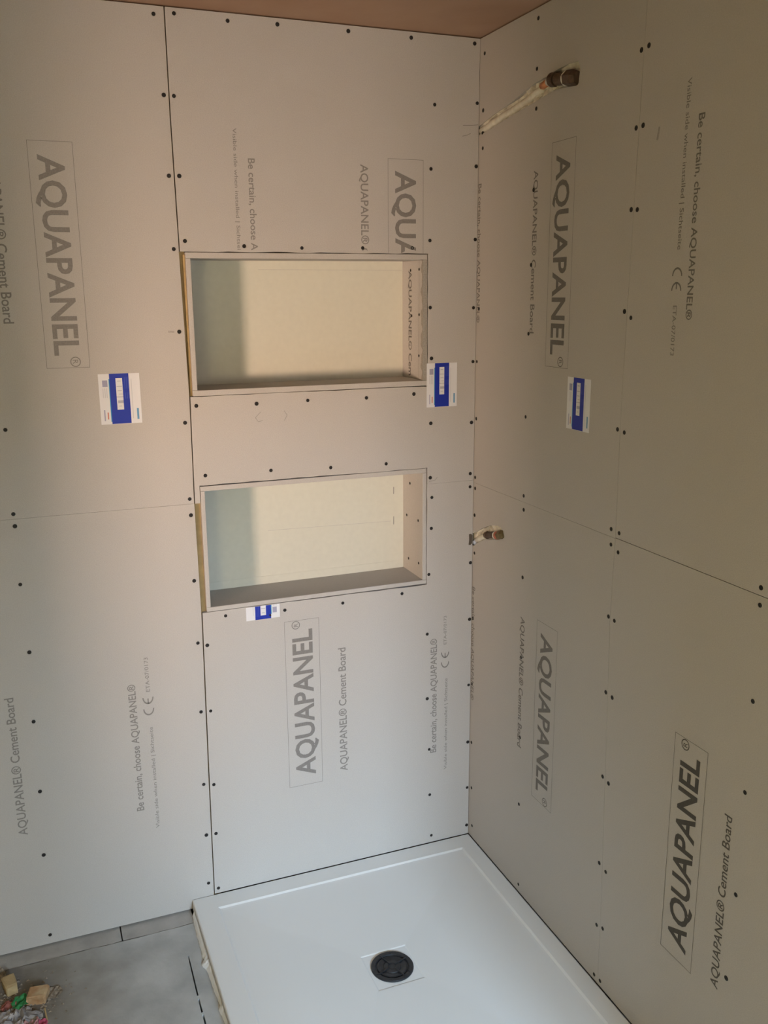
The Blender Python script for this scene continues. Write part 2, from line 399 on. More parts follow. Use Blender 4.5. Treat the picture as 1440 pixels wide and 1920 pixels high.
b_ul = board(wall_back, 'B', [(-0.8365, 1.1891), (-0.8335, 1.477), (-0.8392, 1.835), (-0.8430, 2.16), (-0.8432, 2.399), (-1.742, 2.399), (-1.742, 1.1906)])
b_ll = board(wall_back, 'B', [(-0.8425, -0.031), (-0.839, 0.41), (-0.8335, 0.86), (-0.8360, 1.1886), (-1.742, 1.1901), (-1.742, -0.031)])
def rag(a0, b0, a1, b1, n, amp=0.0012):
    out = []
    for i in range(1, n):
        t = i / n
        dx, dz = a1 - a0, b1 - b0; Ln = math.hypot(dx, dz)
        k = random.uniform(-amp, amp)
        out.append((a0 + dx * t - dz / Ln * k, b0 + dz * t + dx / Ln * k))
    return out
o = [(-0.0015, 1.1860), (-0.0015, 2.399), (-0.8402, 2.399), (-0.8400, 2.16), (-0.8362, 1.8395)] + rag(-0.8362, 1.8395, -0.1530, 1.8390, 22) + \
    [(-0.1530, 1.8390)] + rag(-0.1530, 1.8390, -0.1530, 1.4720, 12) + [(-0.1530, 1.4720)] + rag(-0.1530, 1.4720, -0.8305, 1.4735, 22) + \
    [(-0.8305, 1.4735), (-0.8335, 1.1885), (-0.8195, 1.1885), (-0.8195, 1.2365)] + rag(-0.8195, 1.2365, -0.1530, 1.2350, 22) + [(-0.1530, 1.2350), (-0.1530, 1.1860)]
b_cu = board(wall_back, 'B', o)
o = [(-0.0015, 0.0006), (-0.0015, 1.1855), (-0.1535, 1.1856)] + rag(-0.1535, 1.1856, -0.1535, 0.8770, 12) + [(-0.1535, 0.8770)] + \
    rag(-0.1535, 0.8770, -0.8300, 0.8785, 22) + [(-0.8300, 0.8785), (-0.8355, 0.41), (-0.8393, 0.0006)]
b_cl = board(wall_back, 'B', o)

slotU = [(0.0115, 2.1765), (-0.0167, 2.1823), (-0.0955, 2.1963), (-0.15, 2.2040), (-0.2081, 2.2141), (-0.25, 2.2235), (-0.2862, 2.2305), (-0.3528, 2.2366), (-0.3999, 2.2420),
         (-0.44, 2.2440), (-0.4850, 2.2420), (-0.4927, 2.2243), (-0.4870, 2.1900), (-0.45, 2.1935), (-0.4024, 2.1985), (-0.3624, 2.1965), (-0.3014, 2.1888), (-0.2179, 2.1802), (-0.1460, 2.1716), (-0.0608, 2.1605), (-0.0208, 2.1571), (0.0115, 2.1540)]
b_ru = board(wall_right, 'R', [(0.0115, 1.1791), (0.0115, 2.1540)] + slotU[::-1][1:-1] + [(0.0115, 2.1765), (0.0115, 2.399), (-0.7295, 2.399), (-0.7225, 2.09), (-0.7150, 1.73), (-0.7105, 1.45), (-0.7145, 1.1805)])
slotL = [(0.0115, 1.0168), (-0.0281, 1.0341), (-0.0552, 1.0488), (-0.0886, 1.0631), (-0.1082, 1.0709), (-0.1501, 1.0806), (-0.1725, 1.0795), (-0.1887, 1.0677),
         (-0.1943, 1.0576), (-0.1646, 1.0409), (-0.0967, 1.0257), (-0.0833, 1.0241), (-0.0533, 1.0088), (-0.0224, 0.9944), (-0.0086, 0.9842), (0.0115, 0.9816)]
b_rl = board(wall_right, 'R', [(0.0115, 0.0006), (0.0115, 0.9816)] + slotL[::-1][1:-1] + [(0.0115, 1.0168), (0.0115, 1.1786), (-0.7135, 1.1799), (-0.7100, 0.974), (-0.7220, 0.60), (-0.7350, 0.20), (-0.7360, 0.0006)])
b_fu = board(wall_right, 'R', [(-0.7154, 1.1825), (-0.7114, 1.45), (-0.7159, 1.73), (-0.7234, 2.09), (-0.7304, 2.399), (-1.63, 2.399), (-1.63, 1.1820)])
b_fl = board(wall_right, 'R', [(-0.7366, 0.0006), (-0.7359, 0.20), (-0.7229, 0.60), (-0.7109, 0.974), (-0.7144, 1.1811), (-1.63, 1.1808), (-1.63, 0.0006)])
# the boards go on out of the frame
for z0, z1 in ((-0.031, 1.1815), (1.1825, 2.399)):
    board(wall_right, 'R', rect(-2.53, -1.631, z0, z1)); board(wall_right, 'R', rect(YB, -2.531, z0, z1))
    board(wall_back, 'B', rect(XL, -1.743, z0, z1))
# timber behind the long joint (seen as a yellow strip beside the niches)
link('timber_stud', box_me('timber_stud', -0.875, -0.8238, 0.0135, 0.044, 1.35, 2.43), M['stud'], wall_back)
link('timber_stud', box_me('timber_stud', -0.875, -0.8184, 0.0135, 0.044, 0.0, 1.349), M['stud'], wall_back)
link('timber_packer', box_me('timber_packer', -0.8292, -0.8240, 0.0075, 0.0134, 1.476 + T, 1.832 + T), M['stud'], wall_back)
# dark rails behind the other joints
link('timber_stud', box_me('timber_stud', 0.0135, 0.037, -0.76, -0.69, 0.0, 2.43), M['cavity'], wall_right)

# ---------------------------------------------------------------- niches
def niche(xl0, xl1, xr0, xr1, z0, z1, z2, z3, dep):
    """outer/inner left, inner/outer right, outer/inner bottom, inner/outer top"""
    P = {}
    P['t'] = link('niche_lining', box_me('niche_lining', xl0, xr1, 0.0004, dep, z2 + T, z3 + T, 0.0012), M['board'], wall_back)
    P['b'] = link('niche_lining', box_me('niche_lining', xl0, xr1, 0.0004, dep, z0 + T, z1 + T, 0.0012), M['board'], wall_back)
    P['l'] = link('niche_lining', box_me('niche_lining', xl0, xl1, 0.0006, dep, z1 + 0.0003 + T, z2 - 0.0003 + T, 0.0012), M['board'], wall_back)
    P['r'] = link('niche_lining', box_me('niche_lining', xr0, xr1, 0.0006, dep, z1 + 0.0003 + T, z2 - 0.0003 + T, 0.0012), M['board'], wall_back)
    P['k'] = link('niche_back', box_me('niche_back', xl0, xr1, dep + 0.0003, dep + 0.012, z0 + T, z3 + T), M['nback'], wall_back)
    return P
NU = niche(-0.8232, -0.8108, -0.1680, -0.1550, 1.4745, 1.4895, 1.8230, 1.8375, 0.150)
NL = niche(-0.8178, -0.8062, -0.1675, -0.1550, 0.8800, 0.8925, 1.2200, 1.2335, 0.150)
# second sheet at the foot of the lower niche back, and faint seams
link('back_patch', box_me('back_patch', -0.8040, -0.1680, 0.1490, 0.1500, 0.8930 + T, 0.9165 + T), M['nback'], NL['k'])
for x0, z0, x1, z1, w in ((-0.199, 1.153, -0.1993, 1.131, 0.0012), (-0.1995, 1.060, -0.1997, 1.034, 0.0010)):
    me = flat('pencil_mark', 'B', [[(x0 - w, z0), (x0 + w, z0), (x1 + w, z1), (x1 - w, z1)]], 0.1496); me.materials.append(ink(0.26)); link('pencil_mark', me, None, NL['k'])
me = flat('pencil_mark', 'B', [[(-0.60, 1.0545), (-0.2085, 1.0452), (-0.2085, 1.0460), (-0.60, 1.0553)]], 0.1496); me.materials.append(ink(0.44)); link('pencil_mark', me, None, NL['k'])
me = flat('pencil_mark', 'B', [[(-0.60, 1.7985), (-0.170, 1.7975), (-0.170, 1.7985), (-0.60, 1.7995)]], 0.1496); me.materials.append(ink(0.45)); link('pencil_mark', me, None, NU['k'])
# torn paper along the front of the right-hand lining of the upper niche: the grey core shows
ed = []; n = 46
for i in range(n + 1):
    z = 1.4900 + (1.8225 - 1.4900) * i / n
    ed.append((0.010 + 0.0042 * math.sin(z * 95) + 0.003 * math.sin(z * 210 + 1) + random.uniform(-0.0016, 0.0016), z))
V = [(-0.1684, 0.0, z + T) for y, z in ed] + [(-0.1684, y, z + T) for y, z in ed] + [(-0.1550, 0.0, z + T) for y, z in ed]
n1 = len(ed)
Fc = [(i, i + 1, n1 + i + 1, n1 + i) for i in range(n)] + [(i, i + 1, 2 * n1 + i + 1, 2 * n1 + i) for i in range(n)]
link('exposed_core', recalc(pyd('exposed_core', V, Fc)), M['core'], NU['r'], label='torn grey edge of the lining board')
# print on that lining
def reveal_text(parent, body, x, y, z0, z1, h, k):
    v, f = text_mesh(body, 0.02)
    x0 = min(p[0] for p in v); x1 = max(p[0] for p in v)
    P = [(x, y - p[1] / 0.7 * h, z0 + (p[0] - x0) / (x1 - x0) * (z1 - z0) + T) for p in v]
    me = pyd('printed_lettering', P, f); me.materials.append(ink(k)); link('printed_lettering', me, None, parent)
reveal_text(NU['r'], 'AQUAPANEL\u00ae Cem', -0.1684, 0.102, 1.796, 1.497, 0.022, 0.16)
me = pyd('print_frame', [(-0.1684, 0.0255, 1.822 + T), (-0.1684, 0.0268, 1.822 + T), (-0.1684, 0.0298, 1.492 + T), (-0.1684, 0.0285, 1.492 + T)], [(0, 1, 2, 3)])
me.materials.append(ink(0.25)); link('print_frame', me, None, NU['r'])

# ---------------------------------------------------------------- screws
def screw_mesh(r=0.0052):
    V = [(0, -0.0003, 0)]; Fc = []; n = 10
    for rr, y in ((r * 0.40, -0.0003), (r * 0.55, -0.0009), (r, -0.0006), (r, 0.003)):
        V += [(rr * math.cos(2 * math.pi * i / n), y, rr * math.sin(2 * math.pi * i / n)) for i in range(n)]
    for i in range(n):
        j = (i + 1) % n
        Fc.append((0, 1 + i, 1 + j))
        for k in range(3): Fc.append((1 + k * n + i, 1 + (k + 1) * n + i, 1 + (k + 1) * n + j, 1 + k * n + j))
    me = recalc(pyd('screw', V, Fc)); me.materials.append(M['screw']); return me
SCREW = screw_mesh()
def screw(parent, loc, rz=0.0, s=1.0):
    o = bpy.data.objects.new('screw', SCREW); COL.objects.link(o); o.parent = parent
    o.location = loc; o.rotation_euler = (0, 0, rz); o.scale = (s, 1, s)
for a, b in SL:
    if a < XJ + 0.001: p = b_ul if b > 1.1885 else b_ll
    else: p = b_cu if b > 1.187 else b_cl
    a = min(a, -0.0075)
    screw(p, W('B', a, b), 0, random.uniform(0.9, 1.08))
for a, b in SR:
    near = a > -0.7225
    p = (b_ru if near else b_fu) if b > 1.1805 else (b_rl if near else b_fl)
    screw(p, W('R', a, b), math.radians(-90), random.uniform(0.9, 1.08))
screw(b_cl, W('B', -0.6400, 0.8470, -0.0012), 0, 0.6)
for y, z in ((0.0879, 1.7964), (0.0271, 1.7978), (0.0803, 1.6692), (0.0266, 1.6732), (0.0277, 1.5579)):
    screw(NU['r'], (-0.1682, y, z + T), math.radians(-90), 0.8)
for y, z in ((0.0952, 1.1720), (0.1200, 1.0678), (0.0329, 1.0696), (0.1066, 0.9323), (0.0285, 0.9379)):
    screw(NL['r'], (-0.1677, y, z + T), math.radians(-90), 0.8)

# ---------------------------------------------------------------- print on the boards
# upper left board
brand('B', b_ul, -1.1765, -1.0745, 2.0865, 1.5590, -1, 0.24, kbox=0.24)
lettering('B', b_ul, CB, -1.2640, 2.0675, 1.6690, 0.0235, -1, 0.21)
# lower left board
lettering('B', b_ll, CB, -1.3320, 0.3170, 0.7160, 0.0225, 1, 0.24)
lettering('B', b_ll, BC, -1.0240, 0.3200, 0.7015, 0.0200, 1, 0.235)
lettering('B', b_ll, VS, -0.9850, 0.2560, 0.5680, 0.0100, 1, 0.24, bold=0.004)
ce_mark('B', b_ll, -0.9770, 0.6035, 0.6570, 0.0300, 1, 0.24)
lettering('B', b_ll, ETA, -0.9855, 0.6735, 0.7735, 0.0105, 1, 0.24, bold=0.004)
# centre lower board
brand('B', b_cl, -0.4960, -0.6000, 0.8202, 0.2958, 1, 0.215, kbox=0.24)
lettering('B', b_cl, CB, -0.4165, 0.3165, 0.7155, 0.0235, 1, 0.23)
lettering('B', b_cl, BC, -0.1190, 0.3172, 0.6995, 0.0210, 1, 0.235)
lettering('B', b_cl, VS, -0.0820, 0.2500, 0.5620, 0.0100, 1, 0.24, bold=0.004)
ce_mark('B', b_cl, -0.0768, 0.5980, 0.6500, 0.0275, 1, 0.22)
lettering('B', b_cl, ETA, -0.0866, 0.6755, 0.7685, 0.0095, 1, 0.24, bold=0.004)
# centre upper board (the niche cuts the print off)
brand('B', b_cu, -0.2722, -0.1680, 2.0838, 1.5590, -1, 0.215, clip=1.8395, kbox=0.24)
lettering('B', b_cu, CB, -0.3500, 2.0660, 1.6690, 0.0215, -1, 0.235, clip=1.842)
lettering('B', b_cu, BC, -0.6530, 2.0677, 1.6870, 0.0175, -1, 0.235, clip=1.842)
lettering('B', b_cu, VS, -0.6895, 2.1375, 1.8270, 0.0095, -1, 0.24, bold=0.004, clip=1.842)
# right wall, board beside the corner, upper
brand('R', b_ru, -0.3840, -0.4885, 2.0815, 1.5507, -1, 0.165, kbox=0.21)
lettering('R', b_ru, CB, -0.3028, 2.0277, 1.6297, 0.0205, -1, 0.19)
lettering('R', b_ru, BC, -0.0020, 2.0270, 1.6490, 0.0185, -1, 0.20)
# right wall, board beside the corner, lower
brand('R', b_rl, -0.3860, -0.4890, 0.8738, 0.3482, -1, 0.19, kbox=0.23)
lettering('R', b_rl, CB, -0.2995, 0.8535, 0.4605, 0.0220, -1, 0.20)
lettering('R', b_rl, BC, -0.0020, 0.8530, 0.4790, 0.0190, -1, 0.22)
# right wall, far boards
lettering('R', b_fu, BC, -0.9073, 2.0600, 1.6773, 0.0175, -1, 0.175)
lettering('R', b_fu, VS, -0.8690, 2.1296, 1.8132, 0.0120, -1, 0.20, bold=0.004)
ce_mark('R', b_fu, -0.8577, 1.7796, 1.7340, 0.0310, -1, 0.18)
lettering('R', b_fu, ETA, -0.8670, 1.7048, 1.6050, 0.0115, -1, 0.21, bold=0.004)
brand('R', b_fl, -1.0664, -0.9635, 0.8120, 0.2845, 1, 0.085, kbox=0.15)
lettering('R', b_fl, CB, -1.1470, 0.3080, 0.7090, 0.0215, 1, 0.11)
# stray pencil marks and scuffs
def stroke(pl, parent, pts, w, k):
    polys = []
    for (a, b), (c, d) in zip(pts, pts[1:]):
        L = math.hypot(c - a, d - b); nx, ny = -(d - b) / L * w / 2, (c - a) / L * w / 2
        polys.append([(a + nx, b + ny), (c + nx, d + ny), (c - nx, d - ny), (a - nx, b - ny)])
    me = flat('scuff_mark', pl, polys, -0.0003); me.materials.append(ink(k)); link('scuff_mark', me, None, parent)
stroke('B', b_cu, [(-0.050, 2.178), (-0.022, 2.1795), (-0.004, 2.182)], 0.0022, 0.27)
stroke('B', b_cu, [(-0.052, 2.150), (-0.036, 2.154), (-0.026, 2.159)], 0.0018, 0.29)
stroke('B', b_cu, [(-0.645, 1.425), (-0.660, 1.410), (-0.652, 1.398), (-0.640, 1.402)], 0.0018, 0.34)
stroke('B', b_cu, [(-0.580, 1.425), (-0.572, 1.412), (-0.580, 1.398)], 0.0020, 0.34)
stroke('B', b_ul, [(-0.862, 1.641), (-0.878, 1.642)], 0.0045, 0.36)
stroke('B', b_cu, [(-0.148, 1.193), (-0.128, 1.196), (-0.120, 1.205)], 0.0025, 0.36)
stroke('R', b_fu, [(-0.79, 2.055), (-0.785, 2.030)], 0.006, 0.33)

# ---------------------------------------------------------------- shower tray
def tray_mesh():
    x0, x1, y0, y1 = -0.9065, -0.0012, -1.2000, -0.0012
    r = 0.063
    dx0, dx1, dy0, dy1 = -0.5265, -0.3945, -0.5345, -0.4000
    rings = [
        (x0, x1, y0, y1, 0.001), (x0, x1, y0, y1, T - 0.004), (x0 + 0.0012, x1 - 0.0012, y0 + 0.0012, y1 - 0.0012, T - 0.0012), (x0 + 0.004, x1 - 0.004, y0 + 0.004, y1 - 0.004, T),
        (x0 + r, x1 - r + 0.012, y0 + r, y1 - r, T), (x0 + r + 0.0015, x1 - r + 0.0105, y0 + r + 0.0015, y1 - r - 0.0015, T - 0.0008),
        (x0 + r + 0.006, x1 - r + 0.006, y0 + r + 0.006, y1 - r - 0.006, T - 0.0034), (x0 + r + 0.012, x1 - r + 0.000, y0 + r + 0.012, y1 - r - 0.012, T - 0.0040),
        (dx0 - 0.004, dx1 + 0.004, dy0 - 0.004, dy1 + 0.004, T - 0.0128), (dx0, dx1, dy0, dy1, T - 0.0131), (dx0 + 0.003, dx1 - 0.003, dy0 + 0.003, dy1 - 0.003, T - 0.0143),
    ]
    V, Fc = [], []
    for a, b, c, d, z in rings: V += [(a, c, z), (b, c, z), (b, d, z), (a, d, z)]
    for i in range(len(rings) - 1):
        for k in range(4):
            l = (k + 1) % 4; Fc.append((i * 4 + k, i * 4 + l, (i + 1) * 4 + l, (i + 1) * 4 + k))
    n = (len(rings) - 1) * 4
    Fc.append((n, n + 1, n + 2, n + 3)); Fc.append((3, 2, 1, 0))
    return recalc(pyd('shower_tray', V, Fc))
tray = empty('shower_tray', (-0.454, -0.600, 0.0), label='white shower tray with a round black drain on the floor in the corner', cat='shower tray')
def child(o, par):
    o.parent = par; o.matrix_parent_inverse = Matrix.Translation(par.location).inverted(); return o
child(link('tray_body', tray_mesh(), M['tray']), tray)
dc = Vector((-0.4600, -0.4665, T + 0.0055))
def disc(name, prof, mt, seg=48):
    V, Fc = [], []
    for r, z in prof: V += [(dc.x + r * math.cos(2 * math.pi * i / seg), dc.y + r * math.sin(2 * math.pi * i / seg), dc.z + z) for i in range(seg)]
    for k in range(len(prof) - 1):
        for i in range(seg):
            j = (i + 1) % seg; Fc.append((k * seg + i, k * seg + j, (k + 1) * seg + j, (k + 1) * seg + i))
    Fc.append(tuple(range((len(prof) - 1) * seg, len(prof) * seg)))
    return link(name, recalc(pyd(name, V, Fc)), mt)
dw = child(disc('drain_flange', [(0.0570, -0.0195), (0.0570, -0.0165), (0.0555, -0.0150), (0.0460, -0.0150), (0.0440, -0.0168), (0.0430, -0.0195), (0.0380, -0.0197)], M['black']), tray)
child(disc('drain_cup', [(0.0405, -0.0192), (0.0400, -0.0170), (0.0370, -0.0160), (0.0300, -0.0176), (0.0240, -0.0186), (0.0220, -0.0165), (0.0120, -0.0158), (0.0090, -0.0175), (0.004, -0.0178)], M['black']), tray)
for k in range(4):
    a = math.radians(20 + 90 * k)
    p = tube('drain_rib', [(dc.x + 0.010 * math.cos(a), dc.y + 0.010 * math.sin(a), dc.z - 0.0160), (dc.x + 0.050 * math.cos(a), dc.y + 0.050 * math.sin(a), dc.z - 0.0150)], 0.0018, 8)
    child(link('drain_rib', p, M['black']), tray)
for k in range(3):
    a = math.radians(75 + 120 * k)
    p = tube('drain_lug', [(dc.x + 0.0505 * math.cos(a), dc.y + 0.0505 * math.sin(a), dc.z - 0.0165), (dc.x + 0.0505 * math.cos(a), dc.y + 0.0505 * math.sin(a), dc.z - 0.0135)], 0.0035, 10)
    child(link('drain_lug', p, M['black']), tray)

# adhesive squeezed out along the foot of the tray
pts = [(-0.9135, -0.030), (-0.9150, -0.060), (-0.9165, -0.0958), (-0.9170, -0.130), (-0.9170, -0.1556), (-0.9178, -0.19), (-0.9185, -0.2125), (-0.9170, -0.2245), (-0.9260, -0.240), (-0.9250, -0.2522), (-0.9180, -0.2681),
       (-0.9165, -0.295), (-0.9155, -0.3221), (-0.9140, -0.36), (-0.9122, -0.3946), (-0.9098, -0.4057), (-0.9175, -0.4226), (-0.9150, -0.44), (-0.9120, -0.4618), (-0.914, -0.50), (-0.913, -0.6), (-0.914, -0.75), (-0.913, -0.90), (-0.914, -1.05), (-0.913, -1.195)]
V, Fc = [], []; fine = []
for (a, b), (c, d) in zip(pts, pts[1:]):
    for s in range(4):
        t = s / 4; fine.append((a + (c - a) * t + random.uniform(-0.0008, 0.0008), b + (d - b) * t))
for a, y in fine:
    h = 0.012 + random.uniform(-0.002, 0.004)
    V += [(a, y, 0.0005), (a + 0.0012, y, 0.004), ((a - 0.9075) / 2, y, h * 0.8), (-0.9072, y, h + 0.006), (-0.9072, y, 0.0005)]
for i in range(len(fine) - 1):
    for k in range(4): Fc.append((i * 5 + k, i * 5 + k + 1, i * 5 + 6 + k, i * 5 + 5 + k))
link('sealant_bead', smooth(recalc(pyd('sealant_bead', V, Fc))), M['seal'], label='ragged white bead of adhesive along the foot of the shower tray', cat='sealant')

# ---------------------------------------------------------------- pipes in the chases of the right wall
def lump(name, pl, outline, d, amp, mt, parent, step=0.012, seed=1):
    """rough fill inside an outline (wall coordinates): a grid surface with noise"""
    rnd = random.Random(seed)
    a0 = min(p[0] for p in outline); a1 = max(p[0] for p in outline); b0 = min(p[1] for p in outline); b1 = max(p[1] for p in outline)
    def inside(a, b): return in_poly(outline, (a, b))
    vs = [Vector(p) for p in outline]; es = [(i, (i + 1) % len(vs)) for i in range(len(vs))]
    a = a0
    while a < a1:
        b = b0
        while b < b1:
            p = (a + rnd.uniform(-.3, .3) * step, b + rnd.uniform(-.3, .3) * step)
            if inside(*p): vs.append(Vector(p))
            b += step
        a += step
    r = delaunay_2d_cdt(vs, es, [], 1, 1e-6)
    V = [W(pl, p[0], p[1], d + rnd.uniform(-amp, amp)) for p in r[0]]
    return link(name, recalc(pyd(name, V, [tuple(f) for f in r[2] if in_poly(outline, sum((r[0][i] for i in f), Vector((0, 0))) / len(f))])), mt, parent)
lump('chase_filler', 'R', slotU, 0.0070, 0.0055, M['filler'], wall_right, 0.011, 3)
lump('chase_filler', 'R', slotL, 0.0075, 0.0060, M['filler'], wall_right, 0.009, 5)

def pipe_thing(name, loc, label):
    return empty(name, loc, label=label, cat='pipe')
pU = pipe_thing('water_pipe', W('R', -0.02, 2.169, 0.005), 'upper water pipe in a long slanting slot of the right wall near the ceiling')
def rp(y, z, d): return W('R', y, z, d)
child(link('pipe_sleeve', smooth(tube('pipe_sleeve', [rp(-0.004, 2.1660, 0.006), rp(-0.04, 2.1700, 0.009), rp(-0.075, 2.1765, 0.007), rp(-0.10, 2.1790, 0.009), rp(-0.13, 2.1845, 0.007), rp(-0.17, 2.1890, 0.010), rp(-0.20, 2.1935, 0.008), rp(-0.24, 2.2000, 0.011), rp(-0.27, 2.2060, 0.009), rp(-0.325, 2.2160, 0.008)],
      [0.0095, 0.0110, 0.0098, 0.0112, 0.0098, 0.0110, 0.0096, 0.0108, 0.0098, 0.0090])), M['sleeve']), pU)
child(link('copper_collar', smooth(tube('copper_collar', [rp(-0.322, 2.2190, 0.004), rp(-0.348, 2.2235, 0.004)], 0.0085)), M['copper']), pU)
child(link('pipe_end', smooth(tube('pipe_end', [rp(-0.348, 2.2235, 0.004), rp(-0.368, 2.2260, 0.004)], 0.0090)), M['sleeve']), pU)
child(link('elbow_body', tube('elbow_body', [rp(-0.364, 2.2250, 0.004), rp(-0.372, 2.2240, 0.002), rp(-0.390, 2.2215, 0.002), rp(-0.392, 2.2210, 0.003), rp(-0.402, 2.2195, 0.000), rp(-0.436, 2.2145, 0.000)],
      [0.0130, 0.0165, 0.0165, 0.0130, 0.0148, 0.0140], 18), M['brass']), pU)
child(link('sealing_ring', smooth(tube('sealing_ring', [rp(-0.4362, 2.2144, 0.0), rp(-0.4405, 2.2137, 0.0)], 0.0166, 20)), M['white']), pU)
child(link('elbow_nut', tube('elbow_nut', [rp(-0.4407, 2.2136, 0.0), rp(-0.468, 2.2095, 0.000), rp(-0.480, 2.2075, 0.003)], [0.0178, 0.0185, 0.0155], 6), M['brass']), pU)

pL = pipe_thing('water_pipe', W('R', -0.02, 1.005, 0.005), 'lower water pipe with brass fitting in a short wall slot beside the corner')
child(link('pipe_sleeve', smooth(tube('pipe_sleeve', [rp(-0.006, 1.0000, 0.010), rp(-0.035, 1.0120, 0.006), rp(-0.060, 1.0240, 0.005), rp(-0.084, 1.0340, 0.004)], [0.0095, 0.0100, 0.0092, 0.0085])), M['sleeve']), pL)
child(link('pipe_stub', smooth(tube('pipe_stub', [rp(-0.0035, 0.9925, 0.006), rp(-0.016, 0.9985, 0.004)], 0.0085)), M['bluepipe']), pL)
child(link('elbow_body', tube('elbow_body', [rp(-0.082, 1.0350, 0.002), rp(-0.092, 1.0375, 0.000), rp(-0.093, 1.0378, 0.001), rp(-0.104, 1.0402, 0.0), rp(-0.142, 1.0490, 0.000)], [0.0100, 0.0112, 0.0088, 0.0096, 0.0096], 18), M['brass']), pL)
child(link('sealing_ring', smooth(tube('sealing_ring', [rp(-0.1422, 1.0491, 0.0), rp(-0.1500, 1.0508, 0.0)], 0.0118, 20)), M['white']), pL)
child(link('red_ring', smooth(tube('red_ring', [rp(-0.1502, 1.0509, 0.0), rp(-0.1585, 1.0528, 0.0)], 0.0122, 20)), M['redring']), pL)
child(link('elbow_nut', tube('elbow_nut', [rp(-0.1587, 1.0529, 0.002), rp(-0.180, 1.0600, 0.002), rp(-0.189, 1.0625, 0.004)], [0.0135, 0.0145, 0.0120], 6), M['brass2']), pL)
# flat dark patch painted for the shade in the corner hole by the lower pipe
link('hole_shade', recalc(flat('hole_shade', 'B', [[(-0.0140, 1.0195), (-0.0060, 1.0200), (-0.0025, 1.0150), (-0.0030, 0.9905), (-0.0085, 0.9850), (-0.0148, 0.9862), (-0.0132, 1.0020)]], -0.0004)), M['cavity'], b_cl)

# ---------------------------------------------------------------- stickers
def sticker(pl, a0, a1, b_top, b_bot, flip, label, cutb=None):
    """design: u 0..1 across (a0 -> a1), v 0..1 down the text direction"""
    s = 1 if pl == 'B' else -1
    root = empty('product_sticker', W(pl, (a0 + a1) / 2, (b_top + b_bot) / 2, 0), label=label, cat='sticker', group='blue and white stickers on the boards')
    th = 0.0005
    def q(u0, u1, v0, v1):
        if flip: u0, u1, v0, v1 = 1 - u1, 1 - u0, 1 - v1, 1 - v0
        A0 = a0 + (a1 - a0) * u0; A1 = a0 + (a1 - a0) * u1
        B0 = b_top + (b_bot - b_top) * v0; B1 = b_top + (b_bot - b_top) * v1
        if cutb is not None: B0 = min(B0, cutb); B1 = min(B1, cutb)
        if abs(B0 - B1) < 1e-5: return None
        return rect(min(A0, A1), max(A0, A1), min(B0, B1), max(B0, B1))
    def piece(name, rects, mt, d):
        ps = [r for r in (q(*r) for r in rects) if r]
        if not ps: return
        child(link(name, flat(name, pl, ps, d), mt), root)
    qs = q(0, 1, 0, 1)
    child(link('sticker_sheet', plate('sticker_sheet', pl, qs, (), -th, -0.0001), M['stick']), root)
    piece('blue_panel', [(0.265, 0.735, 0.0, 0.995)], M['blue'], -th - 0.0002)
    piece('cyan_edge', [(0.245, 0.265, 0.10, 0.95)], M['cyan'], -th - 0.0002)
    piece('white_box', [(0.415, 0.575, 0.09, 0.715)], M['stick'], -th - 0.0004)
    piece('box_print', [(0.45, 0.54, 0.14, 0.155), (0.43, 0.56, 0.245, 0.258), (0.45, 0.55, 0.33, 0.345), (0.47, 0.56, 0.40, 0.41), (0.415, 0.575, 0.455, 0.468), (0.44, 0.575, 0.53, 0.585), (0.46, 0.53, 0.64, 0.65)], M['boxgrey'], -th - 0.0006)
    piece('fine_print', [(0.625 + 0.045 * i, 0.637 + 0.045 * i, v0, v1) for i in range(3) for v0, v1 in ((0.07, 0.30), (0.38, 0.50))], M['navyline'], -th - 0.0004)
    piece('grey_block', [(0.09, 0.215, 0.125, 0.255)], M['lilac'], -th - 0.0002)
    piece('grey_text', [(0.09 + 0.045 * i, 0.105 + 0.045 * i, 0.28, 0.47) for i in range(3)], M['palegrey'], -th - 0.0002)
    piece('grey_line', [(0.785, 0.800, 0.11, 0.90)], M['palegrey'], -th - 0.0002)
    piece('blue_tag', [(0.885, 0.935, 0.70, 0.92)], M['lightblue'], -th - 0.0002)
    piece('dark_text', [(0.085, 0.115, 0.71, 0.93)], M['lilac'], -th - 0.0002)
    piece('red_text', [(0.165, 0.195, 0.76, 0.90)], M['red'], -th - 0.0002)
    return root
sticker('B', -1.0580, -0.9568, 1.5410, 1.4138, False, 'blue and white sticker below the framed print on the upper left board')
sticker('B', -0.1560, -0.0602, 1.5372, 1.4115, False, 'blue and white sticker at the lower right corner of the upper niche')
sticker('R', -0.4915, -0.5900, 1.5330, 1.4075, False, 'blue and white sticker on the right wall below the framed print')
sticker('B', -0.7088, -0.6115, 0.9650, 0.8380, True, 'half cut blue and white sticker under the lower niche', cutb=0.8775)

